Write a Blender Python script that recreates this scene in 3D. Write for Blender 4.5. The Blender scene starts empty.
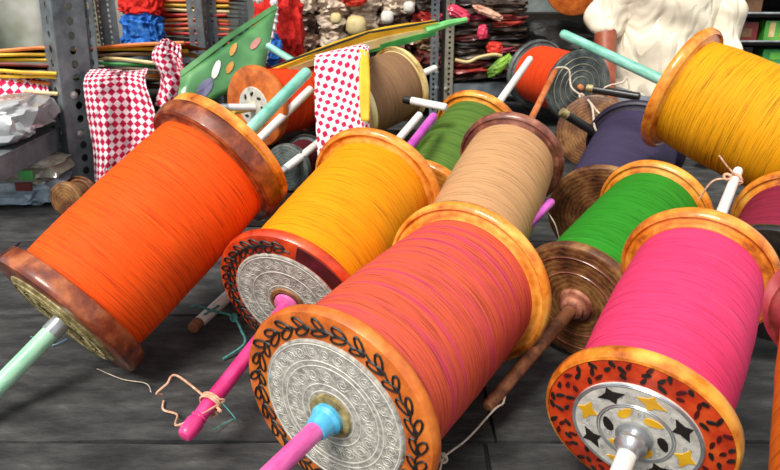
import bpy, math, random
from mathutils import Vector, Matrix, noise
R0 = random.Random(7)
PI = math.pi
sc = bpy.context.scene
col = sc.collection

# ------------------------------------------------ camera, sky, sun, exposure
cd = bpy.data.cameras.new('camera'); cam = bpy.data.objects.new('camera', cd); col.objects.link(cam)
cam.location = (0, 0, .58); cam.rotation_euler = (math.radians(69), 0, 0)
cd.sensor_width = 36; cd.lens = 36 * 700 / 780; cd.clip_start = .02
cd.dof.use_dof = True; cd.dof.focus_distance = .95; cd.dof.aperture_fstop = 14.0
sc.camera = cam
w = bpy.data.worlds.new('sky'); sc.world = w; w.use_nodes = True
bgn = w.node_tree.nodes['Background']; bgn.inputs[0].default_value = (.93, .97, 1, 1); bgn.inputs[1].default_value = .82
sd = bpy.data.lights.new('sun', 'SUN'); sd.energy = 3.9; sd.angle = math.radians(24); sd.color = (1, .96, .88)
sun = bpy.data.objects.new('sun', sd); col.objects.link(sun)
sun.rotation_euler = Vector((.42, .62, -1.0)).to_track_quat('-Z', 'Y').to_euler()
sc.view_settings.view_transform = 'Standard'; sc.view_settings.look = 'None'
sc.view_settings.exposure = .1; sc.view_settings.gamma = 1; sc.view_settings.use_curve_mapping = False

# ------------------------------------------------ materials
def srgb(h):
    h = h.lstrip('#'); r = [int(h[i:i+2], 16) / 255 for i in (0, 2, 4)]
    return tuple((c / 12.92 if c <= .04045 else ((c + .055) / 1.055) ** 2.4) for c in r) + (1,)
def base(name, rough=.5, metal=0, coat=0, spec=.5):
    m = bpy.data.materials.new(name); m.use_nodes = True
    nt = m.node_tree; b = nt.nodes['Principled BSDF']
    b.inputs['Roughness'].default_value = rough; b.inputs['Metallic'].default_value = metal
    b.inputs['Coat Weight'].default_value = coat; b.inputs['Specular IOR Level'].default_value = spec
    return m, nt, b
def N(nt, t, **k):
    n = nt.nodes.new(t)
    for a, v in k.items():
        if a in n.inputs: n.inputs[a].default_value = v
        else: setattr(n, a, v)
    return n
def ramp(nt, fac, stops):
    r = N(nt, 'ShaderNodeValToRGB'); e = r.color_ramp.elements
    while len(e) < len(stops): e.new(.5)
    for i, (p, c) in enumerate(stops): e[i].position = p; e[i].color = srgb(c) if isinstance(c, str) else c
    nt.links.new(fac, r.inputs[0]); return r.outputs[0]
def mapping(nt, scale=(1, 1, 1), rot=(0, 0, 0), src='Object'):
    t = N(nt, 'ShaderNodeTexCoord'); mp = N(nt, 'ShaderNodeMapping')
    mp.inputs['Scale'].default_value = scale; mp.inputs['Rotation'].default_value = rot
    nt.links.new(t.outputs[src], mp.inputs[0]); return mp.outputs[0]
def bump(nt, b, h, s, d=.002):
    bp = N(nt, 'ShaderNodeBump'); bp.inputs['Strength'].default_value = s; bp.inputs['Distance'].default_value = d
    nt.links.new(h, bp.inputs['Height']); nt.links.new(bp.outputs[0], b.inputs['Normal'])
def noisy(name, cols, scale=8, stretch=(1, 1, 1), rough=.5, metal=0, coat=0, bs=.2, bd=.002, detail=4, lo=.3, hi=.7, spec=.5):
    m, nt, b = base(name, rough, metal, coat, spec)
    n = N(nt, 'ShaderNodeTexNoise', Scale=scale, Detail=detail, Roughness=.6)
    nt.links.new(mapping(nt, stretch), n.inputs['Vector'])
    k = len(cols); st = [(lo + (hi - lo) * i / max(1, k - 1), c) for i, c in enumerate(cols)]
    nt.links.new(ramp(nt, n.outputs[0], st), b.inputs['Base Color'])
    if bs: bump(nt, b, n.outputs[0], bs, bd)
    return m
def thread(name, dark, mid, light, zs=230, alt=None):
    """wound kite thread: fine streaks running round the barrel (local z is the axle)"""
    m, nt, b = base(name, .7, 0, 0, .18)
    def nz(scale, rot, detail=2):
        n = N(nt, 'ShaderNodeTexNoise', Scale=1.0, Detail=detail, Roughness=.6, Distortion=.1)
        nt.links.new(mapping(nt, scale, rot), n.inputs['Vector']); return n.outputs[0]
    soft = nz((4, 4, zs * .5), (.03, .02, 0), 4); a1 = nz((12, 12, zs * 3.6), (.07, .03, 0), 3); a2 = nz((12, 12, zs * 4.4), (-.09, .05, 0), 3)
    c0 = ramp(nt, soft, [(.22, dark), (.40, mid), (.62, mid), (.80, light)])
    mn = N(nt, 'ShaderNodeMath', operation='MINIMUM'); nt.links.new(a1, mn.inputs[0]); nt.links.new(a2, mn.inputs[1])
    f = ramp(nt, mn.outputs[0], [(.34, (1, 1, 1, 1)), (.44, (0, 0, 0, 1))])
    ml = N(nt, 'ShaderNodeMath', operation='MULTIPLY'); ml.inputs[1].default_value = .75; nt.links.new(f, ml.inputs[0])
    c = c0
    if alt:
        f3 = ramp(nt, nz((3, 3, zs * .6), (0, 0, 0), 3), [(.50, (0, 0, 0, 1)), (.66, (1, 1, 1, 1))])
        mc = N(nt, 'ShaderNodeMix', data_type='RGBA'); nt.links.new(f3, mc.inputs[0]); nt.links.new(c, mc.inputs[6]); mc.inputs[7].default_value = srgb(alt); c = mc.outputs[2]
    md = N(nt, 'ShaderNodeMix', data_type='RGBA'); nt.links.new(ml.outputs[0], md.inputs[0]); nt.links.new(c, md.inputs[6])
    dk = srgb(dark); md.inputs[7].default_value = (dk[0] * .62, dk[1] * .62, dk[2] * .62, 1)
    nt.links.new(md.outputs[2], b.inputs['Base Color'])
    bump(nt, b, mn.outputs[0], .6, .0012)
    return m
def wood(name, c1, c2, c3, rings=26, rough=.38, coat=.35, bs=.25, wr=.10):
    m, nt, b = base(name, rough, 0, coat)
    wv = N(nt, 'ShaderNodeTexWave', wave_type='RINGS', rings_direction='Z', Scale=rings, Distortion=5.5, Detail=3)
    wv.inputs['Detail Scale'].default_value = 1.2
    nt.links.new(mapping(nt, (1, 1, 1)), wv.inputs['Vector'])
    n = N(nt, 'ShaderNodeTexNoise', Scale=17, Detail=6, Roughness=.65); nt.links.new(mapping(nt), n.inputs['Vector'])
    a = N(nt, 'ShaderNodeMath', operation='MULTIPLY_ADD'); nt.links.new(wv.outputs[1], a.inputs[0]); a.inputs[1].default_value = wr; nt.links.new(n.outputs[0], a.inputs[2])
    nt.links.new(ramp(nt, a.outputs[0], [(.36, c1), (.52, c2), (.72, c3)]), b.inputs['Base Color'])
    bump(nt, b, a.outputs[0], bs, .0015)
    return m
MT = {}
MT['floor'] = noisy('dark_slate', ['#151516', '#2b2b2c', '#464645', '#6f6d68'], 11, (1, 2.2, 1), rough=.85, bs=1.0, bd=.010, detail=12, lo=.25, hi=.8)
MT['grout'] = noisy('grout', ['#1d1c1b', '#2c2a28'], 30, rough=.95)
W_ORANGE = wood('varnished_orange_wood', '#94400c', '#df8224', '#f8b850')
W_BROWN = wood('worn_red_brown_wood', '#3a140a', '#7d3416', '#bd6a38')
W_DARK = wood('dark_worn_wood', '#2c170b', '#6b4123', '#a57845', 40, .5, .15, wr=.09)
W_PALE = wood('pale_wood', '#a57934', '#dcc07a', '#f5e7ad')
W_ROSE = wood('rose_brown_wood', '#3e1a16', '#7c4233', '#c2856a', wr=.08)
W_RED = noisy('red_orange_paint', ['#8f1f0c', '#cf3d14', '#ea6222'], 22, rough=.4, coat=.3, detail=6, bs=.15)
W_OPAINT = noisy('orange_brown_paint', ['#8c3d16', '#cd6823', '#e88a3a'], 24, rough=.42, coat=.25, detail=7, bs=.2)
W_CHAR = wood('grey_painted_wood', '#1c2222', '#3b4342', '#6d7470', 50, .5, .1)
METAL = noisy('embossed_silver', ['#7a766e', '#a39e94', '#c4bfb4'], 120, rough=.72, metal=.05, bs=.8, bd=.003, detail=5)
METAL2 = noisy('raised_silver', ['#a9a69d', '#c9c6bc', '#e0dcd2'], 60, rough=.6, metal=.05, bs=.2)
STEEL = noisy('bright_steel', ['#9ca0a4', '#d5d8da'], 40, rough=.28, metal=.7, bs=.1)
BRASS = noisy('worn_brass_sheet', ['#5b4a2a', '#9c8a5a', '#d3c697'], 55, rough=.5, metal=.25, bs=.9, bd=.003, detail=6)
BLACKP = noisy('black_paint', ['#15110f', '#2a2420'], 30, rough=.5, bs=0)
MAROONP = noisy('maroon_paint', ['#34090b', '#5e1414'], 30, rough=.4, bs=0, coat=.3)
YELLOWP = noisy('yellow_enamel', ['#d99a10', '#f3c32a'], 30, rough=.4, bs=0)
def paint(name, c1, c2, sc_=40, rough=.4, bs=.15): return noisy(name, [c1, c2], sc_, (1, 1, .35), rough=rough, coat=.2, bs=bs, detail=6, lo=.35, hi=.62)
P_PINK = paint('pink_paint', '#cc4a92', '#ec78bc'); P_HOT = paint('hot_pink_paint', '#c81f68', '#f04f96')
P_MINT = paint('mint_paint', '#86c5a0', '#bfe8c8'); P_TEAL = paint('teal_paint', '#5ba795', '#a6dccb')
P_WHITE = paint('white_paint', '#d3cfc8', '#f6f3ee'); P_BLUE = paint('sky_blue_enamel', '#2d8fc0', '#63c2e6')
P_MAG = paint('magenta_paint', '#b23aa8', '#e070d2'); P_STICK = wood('bare_brown_stick', '#3a1d10', '#7a482c', '#a9714a', 60, .55, .1)
P_ORST = wood('orange_brown_stick', '#8a3a14', '#bd6430', '#dd8a52', 60, .5, .1)
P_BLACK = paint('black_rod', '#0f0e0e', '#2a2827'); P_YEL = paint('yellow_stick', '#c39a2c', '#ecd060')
S_WHITE = noisy('pale_twine', ['#b99f86', '#eadccb'], 120, rough=.8, bs=.3); S_TEAL = noisy('teal_twine', ['#2a6a66', '#5fa9a2'], 120, rough=.8)
S_PEACH = noisy('peach_twine', ['#b97c5c', '#f0c6a8'], 120, rough=.8)
ANGLE = noisy('grey_painted_steel_angle', ['#4a5156', '#6a7277', '#868e92'], 14, rough=.5, metal=.2, bs=.15, coat=.1)
ANGLE_L = noisy('pale_worn_steel_angle', ['#5c5a50', '#8a8473', '#aaa58f'], 14, rough=.55, metal=.2, bs=.15)
BLACKV = noisy('black_board', ['#100f0e', '#211e1c'], 8, rough=.8)

# ------------------------------------------------ mesh helpers
class MB:
    def __init__(s): s.v = []; s.f = []; s.uv = None
    def add(s, vs, fs):
        o = len(s.v); s.v += [tuple(v) for v in vs]; s.f += [tuple(i + o for i in f) for f in fs]; return s
    def lathe(s, prof, n=64, M=None, cap=True):
        M = M or Matrix(); vs = []
        for r, z in prof:
            for k in range(n):
                a = 2 * PI * k / n; vs.append(M @ Vector((r * math.cos(a), r * math.sin(a), z)))
        fs = []
        for i in range(len(prof) - 1):
            for k in range(n):
                a = i * n + k; b = i * n + (k + 1) % n; fs.append((a, b, b + n, a + n))
        if cap: fs.append(tuple(range(n - 1, -1, -1))); fs.append(tuple(range((len(prof) - 1) * n, len(prof) * n)))
        return s.add(vs, fs)
    def box(s, c, size, M=None):
        M = M or Matrix(); c = Vector(c); x, y, z = [q / 2 for q in size]
        vs = [M @ (c + Vector(p)) for p in ((-x,-y,-z),(x,-y,-z),(x,y,-z),(-x,y,-z),(-x,-y,z),(x,-y,z),(x,y,z),(-x,y,z))]
        return s.add(vs, [(0,3,2,1),(4,5,6,7),(0,1,5,4),(1,2,6,5),(2,3,7,6),(3,0,4,7)])
    def tube(s, pts, r, n=8, closed=False, taper=None):
        pts = [Vector(p) for p in pts]; m = len(pts); vs = []; fs = []
        t0 = (pts[1] - pts[0]).normalized(); ref = Vector((0, 0, 1)) if abs(t0.z) < .9 else Vector((1, 0, 0))
        u = t0.cross(ref).normalized()
        for i, p in enumerate(pts):
            if closed: t = pts[(i + 1) % m] - pts[i - 1]
            else: t = pts[min(i + 1, m - 1)] - pts[max(i - 1, 0)]
            t = t.normalized() if t.length > 1e-9 else t0
            u = (u - t * u.dot(t)).normalized(); v = t.cross(u)
            rr = r[i] if isinstance(r, (list, tuple)) else r
            for k in range(n):
                a = 2 * PI * k / n; vs.append(p + (u * math.cos(a) + v * math.sin(a)) * rr)
        for i in range(m if closed else m - 1):
            for k in range(n):
                a = i * n + k; b = i * n + (k + 1) % n; j = ((i + 1) % m) * n
                fs.append((a, b, j + (k + 1) % n, j + k))
        if not closed: fs.append(tuple(range(n - 1, -1, -1))); fs.append(tuple(range((m - 1) * n, m * n)))
        return s.add(vs, fs)
    def prism(s, poly, z0, z1, M=None):
        M = M or Matrix(); n = len(poly)
        vs = [M @ Vector((x, y, z0)) for x, y in poly] + [M @ Vector((x, y, z1)) for x, y in poly]
        fs = [tuple(range(n - 1, -1, -1)), tuple(range(n, 2 * n))] + [(i, (i + 1) % n, n + (i + 1) % n, n + i) for i in range(n)]
        return s.add(vs, fs)
def mesh(name, mb, mat, sharp=35, smooth=True):
    me = bpy.data.meshes.new(name); me.from_pydata(mb.v, [], mb.f)
    if mb.uv:
        ul = me.uv_layers.new(name='uv')
        for lp in me.loops: ul.data[lp.index].uv = mb.uv[lp.vertex_index]
    me.materials.append(mat); me.validate()
    if smooth: me.shade_smooth(); me.set_sharp_from_angle(angle=math.radians(sharp))
    return me
def obj(name, mb, mat, parent=None, loc=None, rot=None, **k):
    me = mb if isinstance(mb, bpy.types.Mesh) else mesh(name, mb, mat, **k)
    o = bpy.data.objects.new(name, me); col.objects.link(o)
    if parent: o.parent = parent
    if loc: o.location = loc
    if rot: o.rotation_euler = rot
    return o
def tag(o, label, cat=None, group=None, kind=None):
    if label: o['label'] = label
    if cat: o['category'] = cat
    if group: o['group'] = group
    if kind: o['kind'] = kind
    return o
def empty(name, loc=(0, 0, 0), M=None):
    o = bpy.data.objects.new(name, None); col.objects.link(o); o.empty_display_size = .02
    if M is not None: o.matrix_world = M
    else: o.location = loc
    return o
def axisM(C, a):
    a = Vector(a).normalized(); x = a.cross(Vector((0, 0, 1))).normalized(); y = a.cross(x).normalized()
    m = Matrix((x, y, a)).transposed().to_4x4(); m.translation = Vector(C); return m   # local -y points up-ish
def spline(pts, n=8):
    P = [Vector(p) for p in pts]; out = []
    for i in range(len(P) - 1):
        a = P[max(i - 1, 0)]; b = P[i]; c = P[i + 1]; d = P[min(i + 2, len(P) - 1)]
        for k in range(n):
            t = k / n
            out.append(.5 * ((2 * b) + (c - a) * t + (2 * a - 5 * b + 4 * c - d) * t * t + (3 * b - a - 3 * c + d) * t ** 3))
    out.append(P[-1]); return out

# ------------------------------------------------ the setting
fl = MB(); fl.box((0, 1.4, -.03), (6, 5.4, .03)); floor = obj('floor', fl, MT['grout']); floor['kind'] = 'structure'
def slab_mesh(seed, w_, d_):
    r = random.Random(seed); mb = MB(); nx, ny = 15, 6; vs = []
    for j in range(ny):
        for i in range(nx):
            x = (i / (nx - 1) - .5) * w_; y = (j / (ny - 1) - .5) * d_
            e = i in (0, nx - 1) or j in (0, ny - 1)
            if e: x += r.uniform(-.002, .002); y += r.uniform(-.002, .002)
            vs.append((x, y, (-.006 if e else 0) + r.uniform(-.0012, .0004)))
    fs = [(j * nx + i, j * nx + i + 1, (j + 1) * nx + i + 1, (j + 1) * nx + i) for j in range(ny - 1) for i in range(nx - 1)]
    mb.add(vs, fs)
    rim = [i for i in range(nx)] + [j * nx + nx - 1 for j in range(1, ny)] + [(ny - 1) * nx + i for i in range(nx - 2, -1, -1)] + [j * nx for j in range(ny - 2, 0, -1)]
    o = len(mb.v); mb.v += [(vs[i][0], vs[i][1], -.014) for i in rim]; k = len(rim)
    mb.f += [(rim[i], o + i, o + (i + 1) % k, rim[(i + 1) % k]) for i in range(k)]
    return mesh('paving_slab', mb, MT['floor'], sharp=60)
sl = [slab_mesh(s, 1.394, .354) for s in range(5)]
rows = [.765 - .36 * 2 + .36 * k + .18 - .36 for k in range(10)]
xoff = [.1, .22, -.575, .84, -.14, .6, .02, -.6, .3, -.1]
for j, y in enumerate(rows):
    for i in range(-2, 3):
        x = i * 1.4 + xoff[j] + .0
        obj('paving_slab', sl[(i * 3 + j) % 5], None, floor, (x, y, 0))
def struct(name, mb, mat): o = obj(name, mb, mat); o['kind'] = 'structure'; return o
PLAST = noisy('grey_green_plaster', ['#6e746e', '#8d938b', '#a7aca2'], 5, rough=.9, bs=.3)
struct('wall_back', MB().box((0, 3.55, 1.2), (6, .1, 2.5)), PLAST)
struct('wall_left', MB().box((-2.05, 2.75, 1.2), (.1, 1.6, 2.5)), PLAST)
struct('ceiling', MB().box((0, 2.9, 2.5), (6, 1.3, .08)), PLAST)

# ------------------------------------------------ spools
def spool_disc(R, t, flip=False, L=0):
    p = [(.12 * R, 0), (.70 * R, 0), (.93 * R, .0005), (.975 * R, .002), (.996 * R, .006), (R, .010), (.996 * R, .015), (.975 * R, t - .002), (.945 * R, t), (.925 * R, t - .003), (.87 * R, t - .001), (.82 * R, t + .003), (.12 * R, t + .003)]
    if flip: p = [(r, L - z) for r, z in p][::-1]
    return MB().lathe(p, 96)
def barrel(R, L, t, br, bulge, seed):
    p = []
    n = 46
    for i in range(n + 1):
        s_ = i / n; z = t + (L - 2 * t) * s_
        r = R * (br + bulge * math.sin(PI * s_) ** .7 + .006 * noise.noise((s_ * 9, seed, 0)) + .0035 * noise.noise((s_ * 31, seed, 3)))
        p.append((r, z))
    p = [(.3 * R, t)] + p + [(.3 * R, L - t)]
    return MB().lathe(p, 96)
def handle_prof(r0, r1, l, knob=False):
    """from the disc (z=0) outwards along +z"""
    p = [(r0 * 1.0, 0), (r0, .006)]
    n = 10
    for i in range(n + 1): q = i / n; p.append((r0 + (r1 - r0) * q, .008 + (l - .016) * q))
    if knob: p += [(r1 * .82, l - .034), (r1 * .8, l - .03), (r1 * 1.05, l - .024), (r1 * 1.05, l - .012)]; p = sorted(p, key=lambda a: a[1])
    p += [(r1 * .93, l - .004), (r1 * .7, l - .001), (r1 * .3, l)]
    return p
FL = Matrix.Rotation(PI, 4, 'X')
def leaf(cx, cy, ang, l, wd, n=10):
    pts = []
    for k in range(n):
        a = 2 * PI * k / n; x = math.cos(a) * l / 2; y = math.sin(a) * wd / 2 * (1 - .25 * math.cos(a))
        pts.append((cx + x * math.cos(ang) - y * math.sin(ang), cy + x * math.sin(ang) + y * math.cos(ang)))
    return pts
def vine(R, n=22, a0=0, a1=2 * PI, lw=.0013, r0=.845, s=.075, z=-.0006):
    mb = MB()
    for k in range(n):
        a = a0 + (a1 - a0) * k / n
        for sg, dr in ((1, .035), (-1, -.035)):
            rr = R * (r0 + dr); ang = a + PI / 2 + sg * .5 + R0.uniform(-.3, .3)
            lp = leaf(rr * math.cos(a), rr * math.sin(a), ang, R * s * 2.3 * R0.uniform(.85, 1.15), R * s * R0.uniform(.75, 1.0))
            mb.tube([(x, y, z) for x, y in lp], lw, 5, closed=True)
    stem = []
    for k in range(n * 5 + 1):
        a = a0 + (a1 - a0) * k / (n * 5); rr = R * (r0 + .018 * math.sin(a * n)); stem.append((rr * math.cos(a), rr * math.sin(a), z))
    mb.tube(stem, lw * .9, 5)
    return mb
def filigree(R, rings, scr, z=-.0026, w_=.0008):
    mb = MB()
    for r in rings:
        mb.tube([(R * r * math.cos(a), R * r * math.sin(a), z) for a in [2 * PI * k / 72 for k in range(72)]], w_ * 1.5, 5, closed=True)
    for r, n, s in scr:
        for k in range(n):
            a = 2 * PI * k / n; cx, cy = R * r * math.cos(a), R * r * math.sin(a); sg = 1 if k % 2 else -1; pts = []
            for q in range(15):
                t = q / 14; rr = R * s * (1 - .82 * t); an = a + sg * (PI * .5 + t * 3.6 * PI)
                pts.append((cx + rr * math.cos(an), cy + rr * math.sin(an), z))
            mb.tube(pts, w_, 4)
            an = a + PI / n; lp = leaf(R * (r + s * .3) * math.cos(an), R * (r + s * .3) * math.sin(an), an, R * s * 1.5, R * s * .6, 8)
            mb.tube([(x, y, z) for x, y in lp], w_ * .8, 4, closed=True)
    return mb
def add_handle(root, side, L, l, r0, r1, mat, name='handle', label=None, knob=False, start=0):
    M = Matrix.Translation((0, 0, -start)) @ FL if side == 'n' else Matrix.Translation((0, 0, L + start))
    h = obj(name, MB().lathe(handle_prof(r0, r1, l - start, knob), 20, M), mat, root)
    if label: h['label'] = label
    return h
def spool(key, label, wd, th, disc_near=None, disc_far=None, br=.83, bulge=.035, group=None, t=.021):
    v = SP[key]; L, R = v[6], v[7]
    root = empty('thread_spool', M=axisM(v[:3], v[3:6])); tag(root, label, 'spool', group)
    dn = disc_near or wd; df = disc_far or wd
    a = obj('disc', spool_disc(R, t), dn, root); b = obj('disc', spool_disc(R, t, True, L), df, root)
    obj('thread_winding', barrel(R, L, t + .001, br, bulge, hash(key) % 97 * 1.3 if False else ord(key) * 1.3), th, root)
    return root, R, L, a, b
SP = {
'A': (-0.4684, 0.8951, 0.1065, 0.5479, 0.6645, 0.5082, 0.3517, 0.1239),
'B': (-0.1478, 0.9202, 0.1218, 0.4035, 0.8679, 0.2897, 0.3186, 0.1211),
'C': (-0.0619, 0.6399, 0.1268, 0.5376, 0.8378, 0.0952, 0.3269, 0.1261),
'D': (0.2543, 0.6027, 0.1309, 0.5171, 0.8194, 0.2474, 0.2999, 0.0991),
'E': (0.2791, 0.9463, 0.1041, 0.6211, 0.7558, 0.2076, 0.3203, 0.1021),
'F': (0.1166, 1.0317, 0.1457, 0.3823, 0.8691, 0.3138, 0.305, 0.1),
'G': (0.0769, 1.3912, 0.1161, 0.4776, 0.7824, 0.3997, 0.28, 0.1064),
'H': (0.5493, 1.3505, 0.3639, 0.6842, -0.6612, -0.3075, 0.28, 0.12),
'I': (-0.0999, 1.5462, 0.2854, 0.6894, 0.6966, 0.1988, 0.1851, 0.0892),
'J': (-0.3006, 1.5454, 0.2897, 0.5896, 0.8076, 0.0127, 0.2, 0.0901),
'K': (0.545, 2.028, 0.256, -0.3288, 0.944, 0.0275, 0.2518, 0.1049),
'L': (0.4236, 1.3095, 0.1107, 0.4431, 0.8679, 0.2245, 0.35, 0.114),
'M': (0.5494, 0.9171, 0.1449, 0.5857, 0.7713, 0.2489, 0.19, 0.1),
'N': (0.3499, 0.3594, 0.1827, 0.4006, 0.8239, 0.401, 0.26, 0.1),
'O': (-0.7918, 1.6223, 0.0465, 0.25, 0.968, 0.0, 0.07, 0.045),
'Q': (-0.215, 1.405, 0.189, 0.3217, 0.9446, 0.0, 0.11, 0.05),
'W': (0.5166, 1.7552, 0.1868, 0.3593, 0.917, -0.1734, 0.198, 0.094),
}
T_OR = thread('orange_thread', '#c83404', '#f5540e', '#ff7a26', 210)
T_YE = thread('amber_thread', '#c06a02', '#ef9406', '#fbab1c', 210)
T_SA = thread('salmon_thread', '#963826', '#d3583e', '#e47a54', 190, '#cc4460')
T_PK = thread('pink_thread', '#b02450', '#e03c6c', '#f06088', 230)
T_GR = thread('green_thread', '#154e12', '#2a851e', '#52a83a', 200)
T_TA = thread('tan_thread', '#8a6240', '#c39468', '#e0bb90', 210)
T_OL = thread('olive_thread', '#34501a', '#58762e', '#7c9646', 200, '#44662a')
T_MU = thread('mustard_thread', '#8a5a04', '#dd980a', '#f6b422', 190)
T_BR = thread('brown_thread', '#6a4a32', '#8f6c4e', '#ab8864', 300)
T_RD = thread('red_orange_thread', '#a92406', '#e8451a', '#ff6a34', 200)
T_IN = thread('indigo_thread', '#262036', '#433a56', '#635a74', 210)
T_MA = thread('maroon_thread', '#4c0d1c', '#86203a', '#a83c54', 200)
T_O2 = thread('burnt_orange_thread', '#b04404', '#e0680e', '#f58c2a', 200)
T_DK = thread('dark_maroon_thread', '#2a0a10', '#571620', '#7a2a34', 200)
T_BN = thread('dull_brown_thread', '#4a3020', '#775238', '#9a7350', 200)

# A  the big orange spool on the left
r, R, L, a, b = spool('A', 'largest bright orange thread spool at left with mint green handle pointing to lower left', W_BROWN, T_OR, bulge=.03, t=.032)
obj('face_plate', MB().lathe([(.10 * R, -.004), (.70 * R, -.004), (.74 * R, -.0015), (.75 * R, .002)], 72), BRASS, r)
obj('filigree', filigree(R, [.28, .5, .66], [(.4, 14, .07), (.58, 22, .06)], -.0048, .0009), BRASS, r)
obj('collar', MB().lathe([(.0145, -.026), (.0145, -.004)], 24), STEEL, r)
add_handle(r, 'n', L, .27, .0130, .0115, P_MINT, label='mint green painted handle', start=.024)
add_handle(r, 'f', L, .235, .0112, .0104, P_TEAL, label='pale teal handle rising behind the far disc')
obj('outer_ring', MB().lathe([(.3 * R, L - .001), (.93 * R, L - .001), (.97 * R, L + .004), (.965 * R, L + .016), (.9 * R, L + .02), (.3 * R, L + .02)], 80), W_ORANGE, r)['label'] = 'yellow orange backing ring'
# B  amber spool
r, R, L, a, b = spool('B', 'amber yellow thread spool with silver end plate, between the orange and the salmon spool', W_RED, T_YE, None, W_ORANGE, bulge=.02)
obj('face_plate', MB().lathe([(.10 * R, -.003), (.72 * R, -.003), (.735 * R, -.001), (.74 * R, .002)], 72), METAL, r)
obj('filigree', filigree(R, [.2, .27, .48, .69], [(.37, 14, .075), (.59, 24, .07)]), METAL2, r)
obj('painted_vine', vine(R, 15, -PI * 1.25, -PI * .42), BLACKP, r)
arc = [(R * rr * math.cos(q), R * rr * math.sin(q)) for rr, qs in ((.96, range(0, 19)), (.76, range(18, -1, -1))) for q in [(-1.22 + k / 18 * 1.15) for k in qs]]
obj('dark_rim_patch', MB().prism(arc, -.0009, .001), MAROONP, r)['label'] = 'dark maroon painted stretch of the rim'
obj('hub', MB().lathe([(.020, -.006), (.019, -.010), (.014, -.012), (.010, -.012)], 28), P_PINK, r)
obj('hub_ring', MB().lathe([(.029, -.002), (.028, -.006), (.022, -.006), (.021, -.003)], 32), W_DARK, r)
add_handle(r, 'n', L, .252, .0095, .0110, P_HOT, label='hot pink painted handle with a turned tip', knob=True)
add_handle(r, 'f', L, .275, .0095, .0085, P_MAG, label='pink far handle')
# C  salmon spool, in front
r, R, L, a, b = spool('C', 'salmon red thread spool in front centre with black vine rim and blue collared pink handle', W_OPAINT, T_SA, None, W_ORANGE, bulge=.025)
obj('face_plate', MB().lathe([(.10 * R, -.003), (.72 * R, -.003), (.735 * R, -.001), (.74 * R, .002)], 96), METAL, r)
obj('filigree', filigree(R, [.24, .31, .49, .54, .70], [(.40, 16, .066), (.62, 28, .062)]), METAL2, r)
obj('painted_vine', vine(R, 27), BLACKP, r)
obj('hub', MB().lathe([(.027, -.003), (.026, -.007), (.021, -.008), (.012, -.008)], 32), BRASS, r)
obj('collar', MB().lathe([(.0185, -.007), (.019, -.013), (.0155, -.017), (.0150, -.022), (.0125, -.031), (.009, -.032)], 28), P_BLUE, r)['label'] = 'sky blue painted collar'
add_handle(r, 'n', L, .30, .0108, .0102, P_PINK, label='pink handle pointing at the viewer', start=.028)
add_handle(r, 'f', L, .325, .0085, .0080, P_MAG, label='magenta handle tip behind the far disc')
# D  hot pink spool
r, R, L, a, b = spool('D', 'hot pink thread spool at right front with yellow and silver patterned end plate', W_RED, T_PK, None, W_ORANGE, br=.80, bulge=.05)
obj('rim_edge', MB().lathe([(.955 * R, -.0002), (.985 * R, .001), (1.004 * R, .006), (1.006 * R, .011), (1.0 * R, .017), (.98 * R, .020), (.9 * R, .0215)], 80, cap=False), W_ORANGE, r)
obj('face_plate', MB().lathe([(.10 * R, -.003), (.655 * R, -.003), (.67 * R, -.001), (.675 * R, .002)], 72), METAL2, r)
fg = filigree(R, [.375, .40, .645, .665], [(.52, 16, .05), (.30, 9, .05)]); obj('filigree', fg, STEEL, r)
def star(cx, cy, ang, s, k=4):
    return [(cx + s * q * math.cos(ang + PI * i / k), cy + s * q * math.sin(ang + PI * i / k)) for i in range(2 * k) for q in [(1.15 if i % 2 == 0 else .48) * (1.0 if i % 4 == 0 else .72 if i % 2 == 0 else 1)]]
for k in range(8):
    q = 2 * PI * k / 8 + .25; obj('black_inlay' if k % 2 else 'yellow_inlay', MB().prism(star(R * .52 * math.cos(q), R * .52 * math.sin(q), q + PI / 2, R * .135), -.0038, -.0025), BLACKP if k % 2 else YELLOWP, r)
for k in range(6):
    q = 2 * PI * k / 6 + .1; obj('yellow_inlay' if k % 3 else 'black_inlay', MB().prism(leaf(R * .285 * math.cos(q), R * .285 * math.sin(q), q + 1.1, R * .20, R * .10, 10), -.0038, -.0025), YELLOWP if k % 3 else BLACKP, r)
dl, ml = MB(), MB()
for ring, (rr, n) in enumerate(((.745, 24), (.83, 27), (.905, 30))):
    for k in range(n):
        q = 2 * PI * (k + .5 * (ring % 2)) / n + R0.uniform(-.05, .05); rad = R * (rr + R0.uniform(-.012, .012))
        (ml if R0.random() < .35 else dl).prism(leaf(rad * math.cos(q), rad * math.sin(q), q + R0.choice((.5, 1.2, 2.0, 2.5)), R * R0.uniform(.08, .125), R * .045, 8), -.0012, .001)
obj('painted_leaves', dl, BLACKP, r); obj('painted_leaves', ml, MAROONP, r)
obj('collar', MB().lathe([(.018, -.003), (.019, -.009), (.013, -.012), (.016, -.016), (.0165, -.022), (.0115, -.028), (.011, -.034), (.008, -.034)], 28), STEEL, r)
add_handle(r, 'n', L, .2, .0098, .0095, P_WHITE, label='white handle pointing at the viewer', start=.030)
add_handle(r, 'f', L, .288, .0085, .0075, P_WHITE, label='white far handle')
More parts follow.
